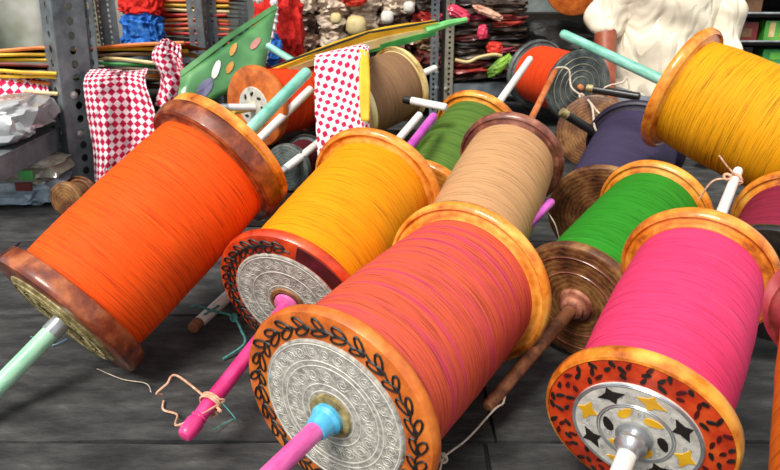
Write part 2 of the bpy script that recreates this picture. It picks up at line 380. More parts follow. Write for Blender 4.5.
# E  green
r, R, L, a, b = spool('E', 'bright green thread spool with dark brown end disc, behind the hot pink spool', W_DARK, T_GR, None, W_ORANGE, bulge=.03)
obj('hub', MB().lathe([(.028, 0), (.026, -.005), (.018, -.008), (.017, -.014), (.012, -.018)], 28), W_ROSE, r)
add_handle(r, 'n', L, .25, .010, .0085, P_STICK, label='bare brown wooden handle')
obj('turned_groove', MB().tube([(R * .55 * math.cos(k / 60 * 2 * PI), R * .55 * math.sin(k / 60 * 2 * PI), 0) for k in range(60)], .0012, 5, closed=True).tube([(R * .8 * math.cos(k / 60 * 2 * PI), R * .8 * math.sin(k / 60 * 2 * PI), 0) for k in range(60)], .0012, 5, closed=True), W_ROSE, r)
# F, G, H, I ...
r, R, L, a, b = spool('F', 'tan thread spool with rose brown rim in the middle of the heap', W_ROSE, T_TA, bulge=.03)
add_handle(r, 'f', L, .38, .0075, .0062, P_ORST, label='orange brown far handle')
r, R, L, a, b = spool('G', 'olive green thread spool with orange rim, left of the tan spool', W_ORANGE, T_OL, bulge=.02)
add_handle(r, 'f', L, .325, .0095, .0085, P_WHITE, label='white far handle')
r, R, L, a, b = spool('H', 'large mustard yellow thread spool lying high at upper right with teal handle', W_ORANGE, T_MU, bulge=.05)
add_handle(r, 'n', L, .275, .0108, .0098, P_TEAL, label='pale teal handle pointing to the upper left')
add_handle(r, 'f', L, .15, .0135, .0125, P_TEAL)
r, R, L, a, b = spool('I', 'dull brown thread spool with pale rim beside the red and white cloth', W_PALE, T_BR, bulge=.03, t=.014, br=.88)
add_handle(r, 'f', L, .125, .009, .008, P_WHITE, label='white handle')
r, R, L, a, b = spool('J', 'red orange thread spool with pierced silver face, behind the big orange spool', W_OPAINT, T_RD, None, W_DARK, bulge=.0)
obj('face_plate', MB().lathe([(.10 * R, -.003), (.48 * R, -.003), (.49 * R, -.001), (.5 * R, .002)], 48), METAL2, r)
kk = MB()
for k in range(8):
    q = 2 * PI * k / 8; kk.prism(leaf(R * .33 * math.cos(q), R * .33 * math.sin(q), q + .8, R * .14, R * .07), -.0042, -.0025)
obj('black_inlay', kk, BLACKP, r)
add_handle(r, 'n', L, .06, .009, .007, P_YEL, label='yellow handle stub')
r, R, L, a, b = spool('K', 'red orange thread spool with grey ringed end disc, below the seated man', W_CHAR, T_RD, bulge=.02)
rg = MB()
for q in (.28, .45, .62, .8): rg.tube([(R * q * math.cos(k / 60 * 2 * PI), R * q * math.sin(k / 60 * 2 * PI), 0) for k in range(60)], .0016, 5, closed=True)
obj('turned_rings', rg, ANGLE_L, r)
obj('hub', MB().lathe([(.009, 0), (.008, -.010), (.004, -.012)], 20), P_ORST, r)
r, R, L, a, b = spool('W', 'brown wooden spool end leaning upright behind the indigo spool', W_DARK, T_BN, bulge=.0, br=.8)
r, R, L, a, b = spool('L', 'dark indigo thread spool with brown ringed end disc, behind the green spool', W_DARK, T_IN, None, noisy('indigo_stained_wood', ['#1c1726', '#352c44'], 20), bulge=.02)
obj('hub', MB().lathe([(.02, 0), (.018, -.008), (.012, -.012)], 20), W_DARK, r)
r, R, L, a, b = spool('M', 'maroon thread spool with orange rim at right edge, right of the hot pink spool', P_BLACK, T_MA, None, W_ORANGE, bulge=.0)  # black near disc: shade in the gap put into the wood's colour
r, R, L, a, b = spool('N', 'burnt orange thread spool with pink painted rim, cut by the right edge of the photo', W_OPAINT, T_O2, None, noisy('pink_stained_wood', ['#7c3428', '#c2555a', '#e08a86'], 20, rough=.4, coat=.3), bulge=.02)
r, R, L, a, b = spool('O', 'smallest brown wooden spool lying on the floor by the steel upright', W_DARK, T_BN, bulge=.0, br=.7, t=.012)
r, R, L, a, b = spool('Q', 'small dark spool in the gap between the orange and the amber spool', W_CHAR, T_DK, bulge=.0, br=.8, t=.014)

# ------------------------------------------------ loose sticks, strings, props under the heap
def stick(p0, p1, r0, r1, mat, label, tipmat=None, cat='stick', name='loose_stick'):
    p0, p1 = Vector(p0), Vector(p1); M = axisM(p0, p1 - p0); l = (p1 - p0).length
    rt = empty(name, M=M); tag(rt, label, cat)
    obj('shaft', MB().lathe([(r0 * .6, 0), (r0, .003)] + [(r0 + (r1 - r0) * i / 6, .003 + (l - .006) * i / 6) for i in range(1, 7)] + [(r1 * .7, l)], 16), mat, rt)
    if tipmat: obj('tip', MB().lathe([(r0 * .4, -.008), (r0 * .98, -.006), (r0 * 1.02, 0), (r0 * 1.03, .012)], 16), tipmat, rt)
    return rt
stick((-.329, 1.047, .013), (-.262, 1.30, .014), .0105, .0105, P_WHITE, 'white stick with brown tip lying on the floor left of the amber spool', P_STICK)
stick((.036, 1.5, .3135), (.118, 1.452, .306), .0085, .0085, P_WHITE, 'white stick with dark hollow end lying across the brown spool', P_BLACK)
stick((.064, 1.452, .293), (-.03, 1.345, .21), .008, .008, P_WHITE, 'white stick left of the pink handle tip')
stick((-.217, 1.352, .196), (-.146, 1.45, .236), .0085, .008, P_WHITE, 'white stick poking out between the orange and the amber spool', STEEL)
stick((-.278, 1.44, .238), (-.176, 1.58, .325), .0095, .009, P_WHITE, 'white stick lying just below the teal handle of the orange spool')
stick((-.35, 1.46, .305), (-.288, 1.50, .298), .0075, .0075, P_WHITE, 'short white stick left of the yellow handle stub', STEEL)
stick((.402, 1.62, .262), (.488, 1.625, .212), .0105, .0105, P_BLACK, 'black rod with brass tip across the brown wooden disc', BRASS, 'rod', 'black_rod')
stick((.527, 1.87, .278), (.64, 1.80, .268), .0105, .0105, P_BLACK, 'black rod with pale tip just right of the grey ringed disc', BRASS, 'rod', 'black_rod')
def string(pts, r, mat, label, knots=(), cat='string'):
    mb = MB().tube(spline(pts, 8), r, 6)
    for p in knots:
        p = Vector(p)
        for k in range(3):
            c = [p + Vector((math.cos(q + k) * .0045, math.sin(q) * .0035, math.sin(q + k) * .0045)) for q in [2 * PI * i / 10 for i in range(10)]]
            mb.tube(c, r * 1.2, 5, closed=True)
    return tag(obj('string', mb, mat), label, cat)
hB = Vector(SP['B'][:3]) - Vector(SP['B'][3:6]) * .20; hB2 = Vector(SP['B'][:3]) - Vector(SP['B'][3:6]) * .225
def wrap(c, a, rr, turns=3, pitch=.003):
    M = axisM(c, a); return [M @ Vector((rr * math.cos(q), rr * math.sin(q), pitch * q / (2 * PI))) for q in [2 * PI * turns * k / (14 * turns) for k in range(14 * turns + 1)]]
aB = Vector(SP['B'][3:6])
wp = wrap(hB, aB, .0137)
string([(-.325, .850, .010), (-.328, .838, .020), (-.312, .838, .035), (-.295, .836, .05)] + wp + [hB2 + Vector((-.02, -.01, 0)), (-.292, .808, .006), (-.315, .822, .004), (-.322, .845, .003)], .0016, S_PEACH, 'peach string looped round the hot pink handle', [wp[3]])
string([wp[-1], wp[-1] + Vector((.02, -.01, -.02)), (-.215, .80, .004), (-.235, .778, .003)], .0008, S_TEAL, 'thin green string end hanging from the hot pink handle')
string([(-.345, 1.085, .03), (-.325, 1.06, .045), (-.30, 1.06, .036), (-.265, 1.05, .03), (-.245, 1.02, .02), (-.235, .99, .012), (-.262, .955, .005)], .0021, S_TEAL, 'teal string tied near the white stick on the floor', [(-.262, 1.047, .030)])
string([(-.335, 1.07, .012), (-.31, 1.075, .027), (-.30, 1.10, .025), (-.32, 1.12, .012)], .0018, S_TEAL, 'teal string wound on the white stick with brown tip')
eT = Vector(SP['E'][:3]) - Vector(SP['E'][3:6]) * .235
string([(.052, .66, .006), (.062, .70, .006), (.068, .715, .010), (.10, .75, .010), eT + Vector((.0, -.014, -.004)), eT + Vector((.014, .0, -.002)), eT + Vector((.022, .035, .004))], .0014, S_WHITE, 'pale pink string running along the floor from the brown handle tip', [(.066, .712, .010)])
dF = Vector(SP['D'][:3]) + Vector(SP['D'][3:6]) * (.2999 + .25)
string([dF + Vector((-.05, 0, -.03)), dF + Vector((-.035, -.01, .004))] + wrap(dF, SP['D'][3:6], .0095, 2) + [dF + Vector((-.012, 0, .02)), dF + Vector((-.03, 0, .04))], .0015, S_PEACH, 'peach string knotted on the white far handle of the hot pink spool', [dF + Vector((-.012, 0, .006))])
string([(.445, 1.985, .285), (.455, 1.96, .318), (.49, 1.955, .315), (.497, 1.93, .27), (.5, 1.75, .262), (.478, 1.62, .232), (.487, 1.61, .215)], .0026, S_WHITE, 'pale string loop hanging from the grey ringed disc to the black rod', [(.49, 1.8, .27)])
string([(.5, 1.745, .262), (.52, 1.70, .238), (.56, 1.70, .236), (.575, 1.705, .236)], .0024, S_WHITE, 'pale string end lying across the brown wooden disc')
string([(.555, 1.86, .25), (.56, 1.84, .285), (.60, 1.83, .30), (.612, 1.83, .312), (.62, 1.82, .272)], .0024, S_WHITE, 'pale string loop on the rod right of the grey ringed disc')
string([(-.60, 1.03, .0035), (-.575, 1.015, .006), (-.56, 1.03, .0035), (-.55, 1.0, .004), (-.535, 1.02, .0035)], .0011, noisy('blue_thread', ['#4b6f92', '#86a9c4'], 50), 'scrap of blue thread on the floor below the orange spool')
string([(-.45, .93, .003), (-.40, .9, .0035), (-.36, .885, .006), (-.345, .862, .006)], .0006, S_WHITE, 'thin pale thread lying on the dark floor')
cF = Vector(SP['C'][:3]) + Vector(SP['C'][3:6]) * (.3269 + .30)
string([cF + Vector((.0, -.002, -.008)), cF + Vector((.015, -.01, -.03)), cF + Vector((.03, .0, -.07))], .0011, S_WHITE, 'white string hanging from the magenta handle tip')
WD = noisy('dark_crate_wood', ['#0e0a07', '#1c140d', '#2a1f15'], 12, (1, 6, 6), rough=.8)
def crate(c, s, label):
    rt = empty('wooden_crate', (c[0], c[1], 0)); tag(rt, label, 'crate'); x, y, z = s
    n = max(2, int(z / .055)); h = z / n
    for k in range(n):
        zz = h * (k + .5)
        for sg in (-1, 1):
            obj('plank', MB().box((0, sg * (y / 2 - .006), zz), (x, .012, h - .008)), WD, rt, smooth=False)
            obj('plank', MB().box((sg * (x / 2 - .006), 0, zz), (.012, y - .026, h - .008)), WD, rt, smooth=False)
    for k in range(4): obj('plank', MB().box(((k - 1.5) * x / 4, 0, z - .005), (x / 4 - .006, y - .026, .010)), WD, rt, smooth=False)
    for sx in (-1, 1):
        for sy in (-1, 1): obj('post', MB().box((sx * (x / 2 - .024), sy * (y / 2 - .024), z / 2 - .006), (.022, .022, z - .012)), WD, rt, smooth=False)
crate((-.03, 1.64, 0), (.20, .24, .195), 'dark wooden crate under the dull brown spool')
crate((-.20, 1.46, 0), (.10, .11, .137), 'small dark crate under the small dark spool')
crate((-.265, 1.655, 0), (.19, .19, .196), 'dark wooden crate under the red orange spool with silver face')

# ------------------------------------------------ steel racks
def slotted(w_, length, pitch, hw, hh, th=.003, M=None, stagger=0):
    """one flange: lies in local XZ (x 0..w, z up), real oval holes"""
    mb = MB(); M = M or Matrix(); n = int(length / pitch)
    for k in range(n):
        z0 = k * pitch; z1 = z0 + pitch; cx = w_ / 2; cz = (z0 + z1) / 2
        out = [(w_, cz), (w_, z1), (cx, z1), (0, z1), (0, cz), (0, z0), (cx, z0), (w_, z0)]
        inn = [(cx + hw * math.cos(2 * PI * i / 8), cz + hh * math.sin(2 * PI * i / 8)) for i in range(8)]
        vs = [M @ Vector((x, -th / 2, z)) for x, z in out + inn] + [M @ Vector((x, th / 2, z)) for x, z in out + inn]
        fs = []
        for i in range(8):
            j = (i + 1) % 8
            fs.append((i, j, 8 + j, 8 + i)[::-1]); fs.append((16 + i, 16 + j, 24 + j, 24 + i)); fs.append((8 + i, 8 + j, 24 + j, 24 + i)[::-1]); 
            if i in (0, 3, 4, 7): fs.append((i, j, 16 + j, 16 + i))
        mb.add(vs, fs)
    return mb
def upright(parent, loc, w_, length, pitch, hw, hh, rz, mat, boltz=()):
    e = obj('upright', slotted(w_, length, pitch, hw, hh), mat, parent, loc, (0, 0, rz), smooth=False)
    f = obj('flange', slotted(w_, length, pitch, hw, hh, M=Matrix.Rotation(PI / 2, 4, 'Z')), mat, e, smooth=False)
    return e
BOLT = noisy('zinc_bolt', ['#8d8d88', '#d8d6cf'], 60, rough=.4, metal=.5)
def bolt(parent, p, d=(0, -1, 0), r=.007):
    M = axisM(p, d); obj('bolt', MB().lathe([(r * 1.5, 0), (r * 1.5, .002), (r, .002), (r, .008), (r * .5, .009)], 6, M), BOLT, parent)
ra = empty('steel_shelf_rack', (-.80, 1.9, 0)); tag(ra, 'nearest grey slotted steel rack at left with perforated corner upright', 'rack')
u1 = upright(ra, (-.072, -.055, 0), .080, 1.35, .036, .0095, .0115, PI / 4, ANGLE); u1.rotation_euler = (0, .058, PI / 4); u1.rotation_mode = 'XYZ'; u1.matrix_local = Matrix.Translation((-.072, -.055, 0)) @ Matrix.Rotation(.050, 4, 'Y') @ Matrix.Rotation(PI / 4, 4, 'Z')
# second angle iron bolted behind, its hole rows seen obliquely at right
u2 = upright(ra, (-.004, .012, 0), .030, 1.35, .036, .006, .0105, 0, ANGLE); u2.matrix_local = Matrix.Translation((-.026, .010, 0)) @ Matrix.Rotation(.050, 4, 'Y')
# side rail that comes towards the viewer and carries the shelf board
rail = MB().box((-.10, -.19, .140), (.004, .34, .050)).box((-.118, -.19, .163), (.036, .34, .004))
obj('rail', rail, ANGLE, ra, smooth=False); obj('shelf_board', MB().box((-.42, -.19, .168), (.64, .34, .006)), ANGLE, ra, smooth=False)
obj('rail', MB().box((-.40, -.02, .138), (.60, .004, .050)), ANGLE, ra, smooth=False)
obj('shelf_board', MB().box((-.24, .29, .185), (.86, .50, .012)), BLACKV, ra, smooth=False)['label'] = 'dark board under the flat kites'
for p in ((-.038, -.035, .262), (-.042, -.032, .158), (-.005, .005, .262), (-.090, -.045, .24)): bolt(ra, p, d=(.7, -.7, 0) if p[0] > -.08 else (-.7, -.7, 0))
upright(ra, (-.70, -.34, 0), .05, 1.35, .036, .0085, .0115, PI / 2, ANGLE)
upright(ra, (-.66, .52, 0), .05, 1.35, .036, .0085, .0115, 0, ANGLE); upright(ra, (.18, .52, 0), .05, 1.35, .036, .0085, .0115, PI / 2, ANGLE)
rb = empty('steel_shelf_rack', (-.8, 2.6, 0)); tag(rb, 'slotted steel rack behind, holding the stack of red kites', 'rack')
upright(rb, (-.225, 0, 0), .045, 1.35, .0185, .0045, .0055, PI, ANGLE_L); upright(rb, (-.225, 0, 0), .052, 1.35, .0185, .0045, .0055, math.radians(8), ANGLE)
upright(rb, (.150, -.005, 0), .042, 1.35, .0185, .0045, .0055, PI, ANGLE); upright(rb, (.150, -.005, 0), .035, 1.35, .0185, .0045, .0055, math.radians(8), ANGLE)
obj('shelf_board', MB().box((-.03, .24, .285), (.42, .44, .012)), BLACKV, rb, smooth=False)
obj('rail', MB().box((-.03, .014, .27), (.36, .004, .04)), ANGLE, rb, smooth=False)
for x in (-.23, .17): upright(rb, (x, .44, 0), .04, 1.35, .0185, .0045, .0055, 0, ANGLE)
rc = empty('steel_shelf_rack', (.35, 2.6, 0)); tag(rc, 'slotted steel rack right of centre with two thin uprights and dark bundles', 'rack')
upright(rc, (-.178, 0, 0), .026, 1.35, .0185, .0045, .0055, PI, ANGLE); upright(rc, (-.150, -.0, 0), .030, 1.35, .0185, .0045, .0055, 0, ANGLE_L)
obj('upright', MB().box((-.157, .004, .675), (.014, .004, 1.35)), BLACKV, rc, smooth=False)
obj('rail', MB().box((.28, .01, .150), (.80, .004, .04)).box((.28, .03, .172), (.80, .04, .004)), ANGLE, rc, smooth=False)
obj('shelf_board', MB().box((.29, .25, .176), (.86, .40, .006)), BLACKV, rc, smooth=False)
upright(rc, (.66, 0, 0), .045, 1.35, .0185, .0045, .0055, 0, ANGLE); upright(rc, (.66, .46, 0), .045, 1.35, .0185, .0045, .0055, 0, ANGLE)
for p in ((-.145, -.004, .16), (-.178, -.004, .165), (-.178, -.004, .22)): bolt(rc, p, r=.005)
rd = empty('storage_shelf', (-.10, 2.95, 0)); tag(rd, 'dark low shelf at the back centre piled with bagged goods', 'shelf')
obj('shelf_board', MB().box((0, 0, .20), (.57, .40, .016)), BLACKV, rd, smooth=False)
obj('shelf_board', MB().box((0, 0, .66), (.57, .40, .016)), BLACKV, rd, smooth=False)
obj('back_panel', MB().box((0, .205, .45), (.57, .01, .9)), BLACKV, rd, smooth=False)
for x in (-.29, .29): obj('side_panel', MB().box((x, 0, .45), (.01, .4, .9)), BLACKV, rd, smooth=False)
re_ = empty('storage_shelf', (1.45, 2.75, 0)); tag(re_, 'black shelf at far right holding green packets', 'shelf')
for z in (.13, .245, .325, .42, .55, .8): obj('shelf_board', MB().box((0, 0, z), (.62, .40, .010)), BLACKV, re_, smooth=False)
for x in (-.31, .31): obj('side_panel', MB().box((x, 0, .45), (.01, .4, .9)), BLACKV, re_, smooth=False)
obj('back_panel', MB().box((0, .2, .45), (.61, .01, .9)), BLACKV, re_, smooth=False)
for z in (.245, .325, .42): obj('front_rail', MB().tube([(-.3, -.205, z + .008), (.3, -.205, z + .008)], .004, 8), STEEL, re_)

# ------------------------------------------------ cloth, sheets, packets
def grid_cloth(name, rows, mat, nu=5, nv=5, wr=.004, th=.0015, seed=1, uvs=(1, 1), parent=None):
    """rows of control points -> smooth wrinkled sheet with thickness"""
    cols = [spline(r_, nu) for r_ in rows]; m = len(cols[0])
    lines = [spline([c[i] for c in cols], nv) for i in range(m)]
    k = len(lines[0]); mb = MB(); vs = []; uv = []
    for i in range(m):
        for j in range(k):
            p = lines[i][j]; u_, v_ = i / (m - 1), j / (k - 1)
            q = noise.noise((u_ * 7 * uvs[0] * .6, v_ * 7 * uvs[1] * .6, seed * 3.1)) + .5 * noise.noise((u_ * 15, v_ * 13, seed))
            vs.append(p + Vector((.4 * q, -q, .3 * q)) * wr); uv.append((u_ * uvs[0], v_ * uvs[1]))
    fs = [(i * k + j, (i + 1) * k + j, (i + 1) * k + j + 1, i * k + j + 1) for i in range(m - 1) for j in range(k - 1)]
    mb.add(vs, fs); mb.uv = uv
    o = obj(name, mb, mat, parent, sharp=80)
    s = o.modifiers.new('thickness', 'SOLIDIFY'); s.thickness = th; s.offset = 0
    return o
def check_mat(name, c1, c2, sc_, stripe=None, rot=0, dots=False):
    m, nt, b = base(name, .8, 0, 0, .2)
    mp = mapping(nt, (1, 1, 1), (0, 0, rot), 'UV')
    if dots:
        sx = N(nt, 'ShaderNodeSeparateXYZ'); nt.links.new(mp, sx.inputs[0]); out = []
        for i in (0, 1):
            mu = N(nt, 'ShaderNodeMath', operation='MULTIPLY'); mu.inputs[1].default_value = sc_ * PI; nt.links.new(sx.outputs[i], mu.inputs[0])
            si = N(nt, 'ShaderNodeMath', operation='SINE'); nt.links.new(mu.outputs[0], si.inputs[0]); out.append(si.outputs[0])
        pr = N(nt, 'ShaderNodeMath', operation='MULTIPLY'); nt.links.new(out[0], pr.inputs[0]); nt.links.new(out[1], pr.inputs[1])
        c = ramp(nt, pr.outputs[0], [(.12, c2), (.24, c1)])
    else:
        ch = N(nt, 'ShaderNodeTexChecker', Scale=sc_, Color1=srgb(c1), Color2=srgb(c2)); nt.links.new(mp, ch.inputs[0]); c = ch.outputs[0]
    nz = N(nt, 'ShaderNodeTexNoise', Scale=60, Detail=3); bump(nt, b, nz.outputs[0], .2, .001)
    nt.links.new(c, b.inputs['Base Color']); return m
CHK = check_mat('red_white_check', '#c01a48', '#f6e4e8', 1, rot=.78)
CHD = check_mat('crimson_dots_on_white', '#c41e4c', '#fbf2f4', 1, dots=True, rot=.45)
YEL = noisy('yellow_paper', ['#d9a514', '#f2cb35'], 20, rough=.6, bs=.1)
# hanging chequered cloths on the left rack
o = grid_cloth('checked_cloth', [
 [(-.80, 1.90, .322), (-.74, 1.86, .330), (-.69, 1.88, .322), (-.645, 1.90, .326)],
 [(-.80, 1.85, .300), (-.735, 1.79, .310), (-.69, 1.86, .305), (-.625, 1.81, .300)],
 [(-.80, 1.84, .22), (-.73, 1.775, .23), (-.68, 1.83, .22), (-.60, 1.78, .22)],
 [(-.795, 1.83, .12), (-.735, 1.77, .13), (-.69, 1.82, .13), (-.62, 1.77, .14)],
 [(-.79, 1.80, .04), (-.75, 1.76, .05), (-.71, 1.80, .05), (-.67, 1.76, .08)]], CHK, 9, 6, .016, uvs=(15, 26), seed=2)
tag(o, 'red and white checked cloth hanging beside the nearest steel upright', 'cloth')
o = grid_cloth('checked_cloth', [
 [(-.62, 1.95, .392), (-.60, 1.92, .400), (-.58, 1.94, .392), (-.555, 1.92, .385)],
 [(-.625, 1.88, .36), (-.59, 1.83, .365), (-.565, 1.88, .35), (-.53, 1.83, .335)],
 [(-.60, 1.86, .31), (-.57, 1.81, .30), (-.54, 1.86, .29), (-.49, 1.82, .27)],
 [(-.62, 1.84, .24), (-.57, 1.80, .23), (-.53, 1.85, .22), (-.45, 1.81, .20)]], CHK, 7, 6, .022, uvs=(10, 16), seed=5)
tag(o, 'crumpled red and white checked cloth left of the green kite', 'cloth')
o = grid_cloth('checked_cloth', [
 [(-1.20, 1.90, .31), (-1.02, 1.90, .315), (-.93, 1.92, .29)],
 [(-1.20, 1.87, .265), (-1.02, 1.86, .265), (-.90, 1.86, .255)],
 [(-1.20, 1.85, .20), (-1.02, 1.84, .21), (-.90, 1.84, .20)]], CHK, 8, 6, .012, uvs=(18, 8), seed=8)
tag(o, 'red and white checked cloth behind the silver bag at far left', 'cloth')
# the dotted cloth in the middle hangs over the long folded kite
o = grid_cloth('dotted_cloth', [
 [(-.160, 1.60, .395), (-.105, 1.60, .405), (-.060, 1.62, .412), (-.045, 1.61, .412)],
 [(-.155, 1.47, .404), (-.104, 1.47, .416), (-.060, 1.47, .424), (-.043, 1.475, .418)],
 [(-.153, 1.44, .344), (-.104, 1.435, .346), (-.060, 1.43, .348), (-.041, 1.44, .348)],
 [(-.151, 1.41, .279), (-.104, 1.40, .279), (-.060, 1.40, .279), (-.042, 1.41, .279)],
 [(-.147, 1.39, .205), (-.104, 1.38, .205), (-.060, 1.38, .205), (-.044, 1.39, .205)]], CHD, 7, 6, .008, uvs=(14, 27), seed=11)
tag(o, 'white cloth with crimson dots hanging left of the dull brown spool', 'cloth')
y_ = grid_cloth('yellow_band', [
 [(-.062, 1.458, .424), (-.043, 1.460, .418)], [(-.062, 1.418, .35), (-.040, 1.422, .348)], [(-.058, 1.392, .290), (-.042, 1.392, .290)]], YEL, 4, 6, .001, seed=3, parent=o)

# kites lying flat, edge towards the viewer
def kite(c, w_, d_, yaw, tilt, mat, edge, label, group, seed, th=.0045, er=.0036):
    rt = empty('paper_kite', c); rt.rotation_euler = (tilt[0], tilt[1], yaw); tag(rt, label, 'kite', group)
    r = random.Random(seed); n = 10; vs = []
    for j in range(3):
        for i in range(n + 1):
            x = (i / n - .5) * w_; y = (j / 2) * d_ ; vs.append((x, y, .006 * noise.noise((x * 7, y * 5, seed)) + .004 * math.sin(i / n * PI)))
    k = n + 1; tv = [(x, y, z + th) for x, y, z in vs]; m = len(vs)
    fs = [(j * k + i, (j + 1) * k + i, (j + 1) * k + i + 1, j * k + i + 1) for j in range(2) for i in range(n)]
    fs += [tuple(q + m for q in f[::-1]) for f in fs]
    for i in range(n): fs.append((i, i + 1, m + i + 1, m + i)); fs.append((2 * k + i + 1, 2 * k + i, m + 2 * k + i, m + 2 * k + i + 1))
    for j in range(2): fs.append((j * k + n, (j + 1) * k + n, m + (j + 1) * k + n, m + j * k + n)); fs.append(((j + 1) * k, j * k, m + j * k, m + (j + 1) * k))
    obj('paper_sheet', MB().add(vs, fs), mat, rt)
    obj('edge_stick', MB().tube([(x, -.003, z + th * .5) for x, y, z in vs[:k]], er, 6), edge, rt)
def flat(name, c1, c2): return noisy(name, [c1, c2], 14, rough=.55, bs=.1)
K = {'yellow': flat('k_yellow', '#c8920e', '#efc22c'), 'orange': flat('k_orange', '#c8560e', '#ee8d3a'), 'red': flat('k_red', '#a8160c', '#e2361e'), 'green': flat('k_green', '#15702a', '#4fae58'),
     'black': flat('k_black', '#0e0c0b', '#241c18'), 'pink': flat('k_pink', '#c04a62', '#eda0ac'), 'cream': flat('k_cream', '#c2a060', '#eddba4'), 'blue': flat('k_blue', '#14408c', '#2f74c8'), 'white': flat('k_white', '#c9c2b8', '#f2ede4'), 'maroon': flat('k_maroon', '#3e0e10', '#7c2420'), 'brown': flat('k_brown', '#3c2618', '#7a5638')}
ordn = ['lowest', 'second from the bottom', 'third from the bottom', 'fourth from the bottom', 'fifth from the bottom', 'sixth from the bottom', 'seventh from the bottom', 'eighth from the bottom', 'ninth from the bottom', 'tenth from the bottom', 'eleventh from the bottom', 'twelfth from the bottom']
def name_k(i, n): return 'topmost' if i == n - 1 else ordn[i]
seq = ['black', 'cream', 'black', 'orange', 'black', 'yellow', 'maroon', 'yellow', 'black', 'orange']
for i, c_ in enumerate(seq):
    kite((-1.12 + R0.uniform(-.01, .01), 1.90 + R0.uniform(-.015, .015),   .256 + i * .0122), .50, .30, R0.uniform(-.14, .14), (-.15 + R0.uniform(-.03, .03), R0.uniform(-.05, .05)), K[c_], K['yellow' if c_ in ('yellow', 'black') and i > 3 else c_ if c_ != 'black' else 'brown'], '%s flat paper kite, %s in the pile left of the nearest upright' % (c_, name_k(i, len(seq))), 'kites piled left of the nearest upright', i, er=.0052)
seq = ['black', 'brown', 'black', 'orange', 'black', 'green', 'cream', 'black', 'yellow', 'orange']
for i, c_ in enumerate(seq):
    kite((-.70 + R0.uniform(-.012, .012), 1.96 + R0.uniform(-.02, .02), .262 + i * .0125), .30, .28, R0.uniform(-.18, .18), (-.15 + R0.uniform(-.03, .03), R0.uniform(-.07, .07)), K[c_], K[{'black': 'brown', 'brown': 'black'}.get(c_, c_)], '%s flat paper kite, %s in the pile above the checked cloth' % (c_, name_k(i, len(seq))), 'kites piled above the checked cloth', 20 + i, er=.0052)
seq = ['blue', 'red', 'black', 'red', 'orange', 'red', 'orange', 'red', 'cream', 'yellow', 'orange', 'cream']
for i, c_ in enumerate(seq):
    kite((-.74 + R0.uniform(-.006, .006), 2.61, .297 + i * .0160), .33, .36, R0.uniform(-.04, .04), (-.08, R0.uniform(-.02, .02)), K[c_], K[c_], '%s paper kite, %s in the red kite stack behind' % (c_, name_k(i, len(seq))), 'kites in the red stack on the rear rack', 40 + i, th=.010, er=.0058)

# green printed kite leaning up to the right
GRN = noisy('green_kite_film', ['#2c6434', '#4f8a50', '#7aad72'], 9, rough=.35, coat=.4, bs=.2, detail=2)
gk = empty('green_kite', (-.40, 1.75, .2)); tag(gk, 'green printed plastic kite leaning up behind the big orange spool', 'kite')
P1, P2, P3, P4 = Vector((-.100, -.05, .130)), Vector((.108, .14, .275)), Vector((.085, .02, .125)), Vector((-.105, -.10, .045))
mid = (P1 + P2) * .5
def tri_sheet(name, a_, b_, c_, d_, mat, th=.004):
    n = 8; vs = []
    for i in range(n + 1):
        for j in range(n + 1):
            u_, v_ = i / n, j / n; p = (a_ * (1 - u_) + b_ * u_) * (1 - v_) + (d_ * (1 - u_) + c_ * u_) * v_
            vs.append(p + Vector((0, -1, .4)) * (.010 * math.sin(v_ * PI) * (1 - u_ * .5) + .006 * noise.noise((u_ * 4, v_ * 4, 2))))
    fs = [(i * (n + 1) + j, (i + 1) * (n + 1) + j, (i + 1) * (n + 1) + j + 1, i * (n + 1) + j + 1) for i in range(n) for j in range(n)]
    o = obj(name, MB().add(vs, fs), mat, gk, sharp=80); s = o.modifiers.new('thickness', 'SOLIDIFY'); s.thickness = th; s.offset = 0
    return o
tri_sheet('kite_sheet', P1, P2, P3, P4, GRN, .005)
for k in range(3):
    d = Vector((-.001, .003, .004)) * (k + 1); obj('spine', MB().tube([P1 + d, mid + d + Vector((0, 0, .006)), P2 + d], .0035, 6), GRN, gk)
def onsheet(u_, v_): return (P1 * (1 - u_) + P2 * u_) * (1 - v_) + (P4 * (1 - u_) + P3 * u_) * v_ + Vector((0, -1, .4)) * (.010 * math.sin(v_ * PI) * (1 - u_ * .5) + .006 * noise.noise((u_ * 4, v_ * 4, 2)) + .0055)
def patch(name, pts, mat):
    c = sum(((onsheet(*p)) for p in pts), Vector()) / len(pts); vs = [c] + [onsheet(*p) for p in pts]; n = len(pts)
    obj(name, MB().add(vs, [(0, 1 + i, 1 + (i + 1) % n) for i in range(n)]), mat, gk, smooth=False)
def blob(cu, cv, ru, rv, n=10): return [(cu + ru * math.cos(2 * PI * i / n), cv + rv * math.sin(2 * PI * i / n)) for i in range(n)]
OS = noisy('faded_orange_print', ['#7f9440', '#c98a3c', '#dd8f44'], 30, rough=.4, bs=0); PS = noisy('faded_pink_print', ['#6f8f5c', '#b98070', '#cc8484'], 30, rough=.4, bs=0)
patch('orange_spot', blob(.56, .22, .040, .12), OS); patch('orange_spot', blob(.56, .55, .045, .10), OS); patch('pink_spot', blob(.82, .38, .06, .09), PS)
patch('white_crescent', blob(.40, .42, .045, .18), K['white']); patch('lilac_patch', blob(.30, .68, .09, .18), noisy('lilac_print', ['#6a6a8c', '#9a98b4'], 10))
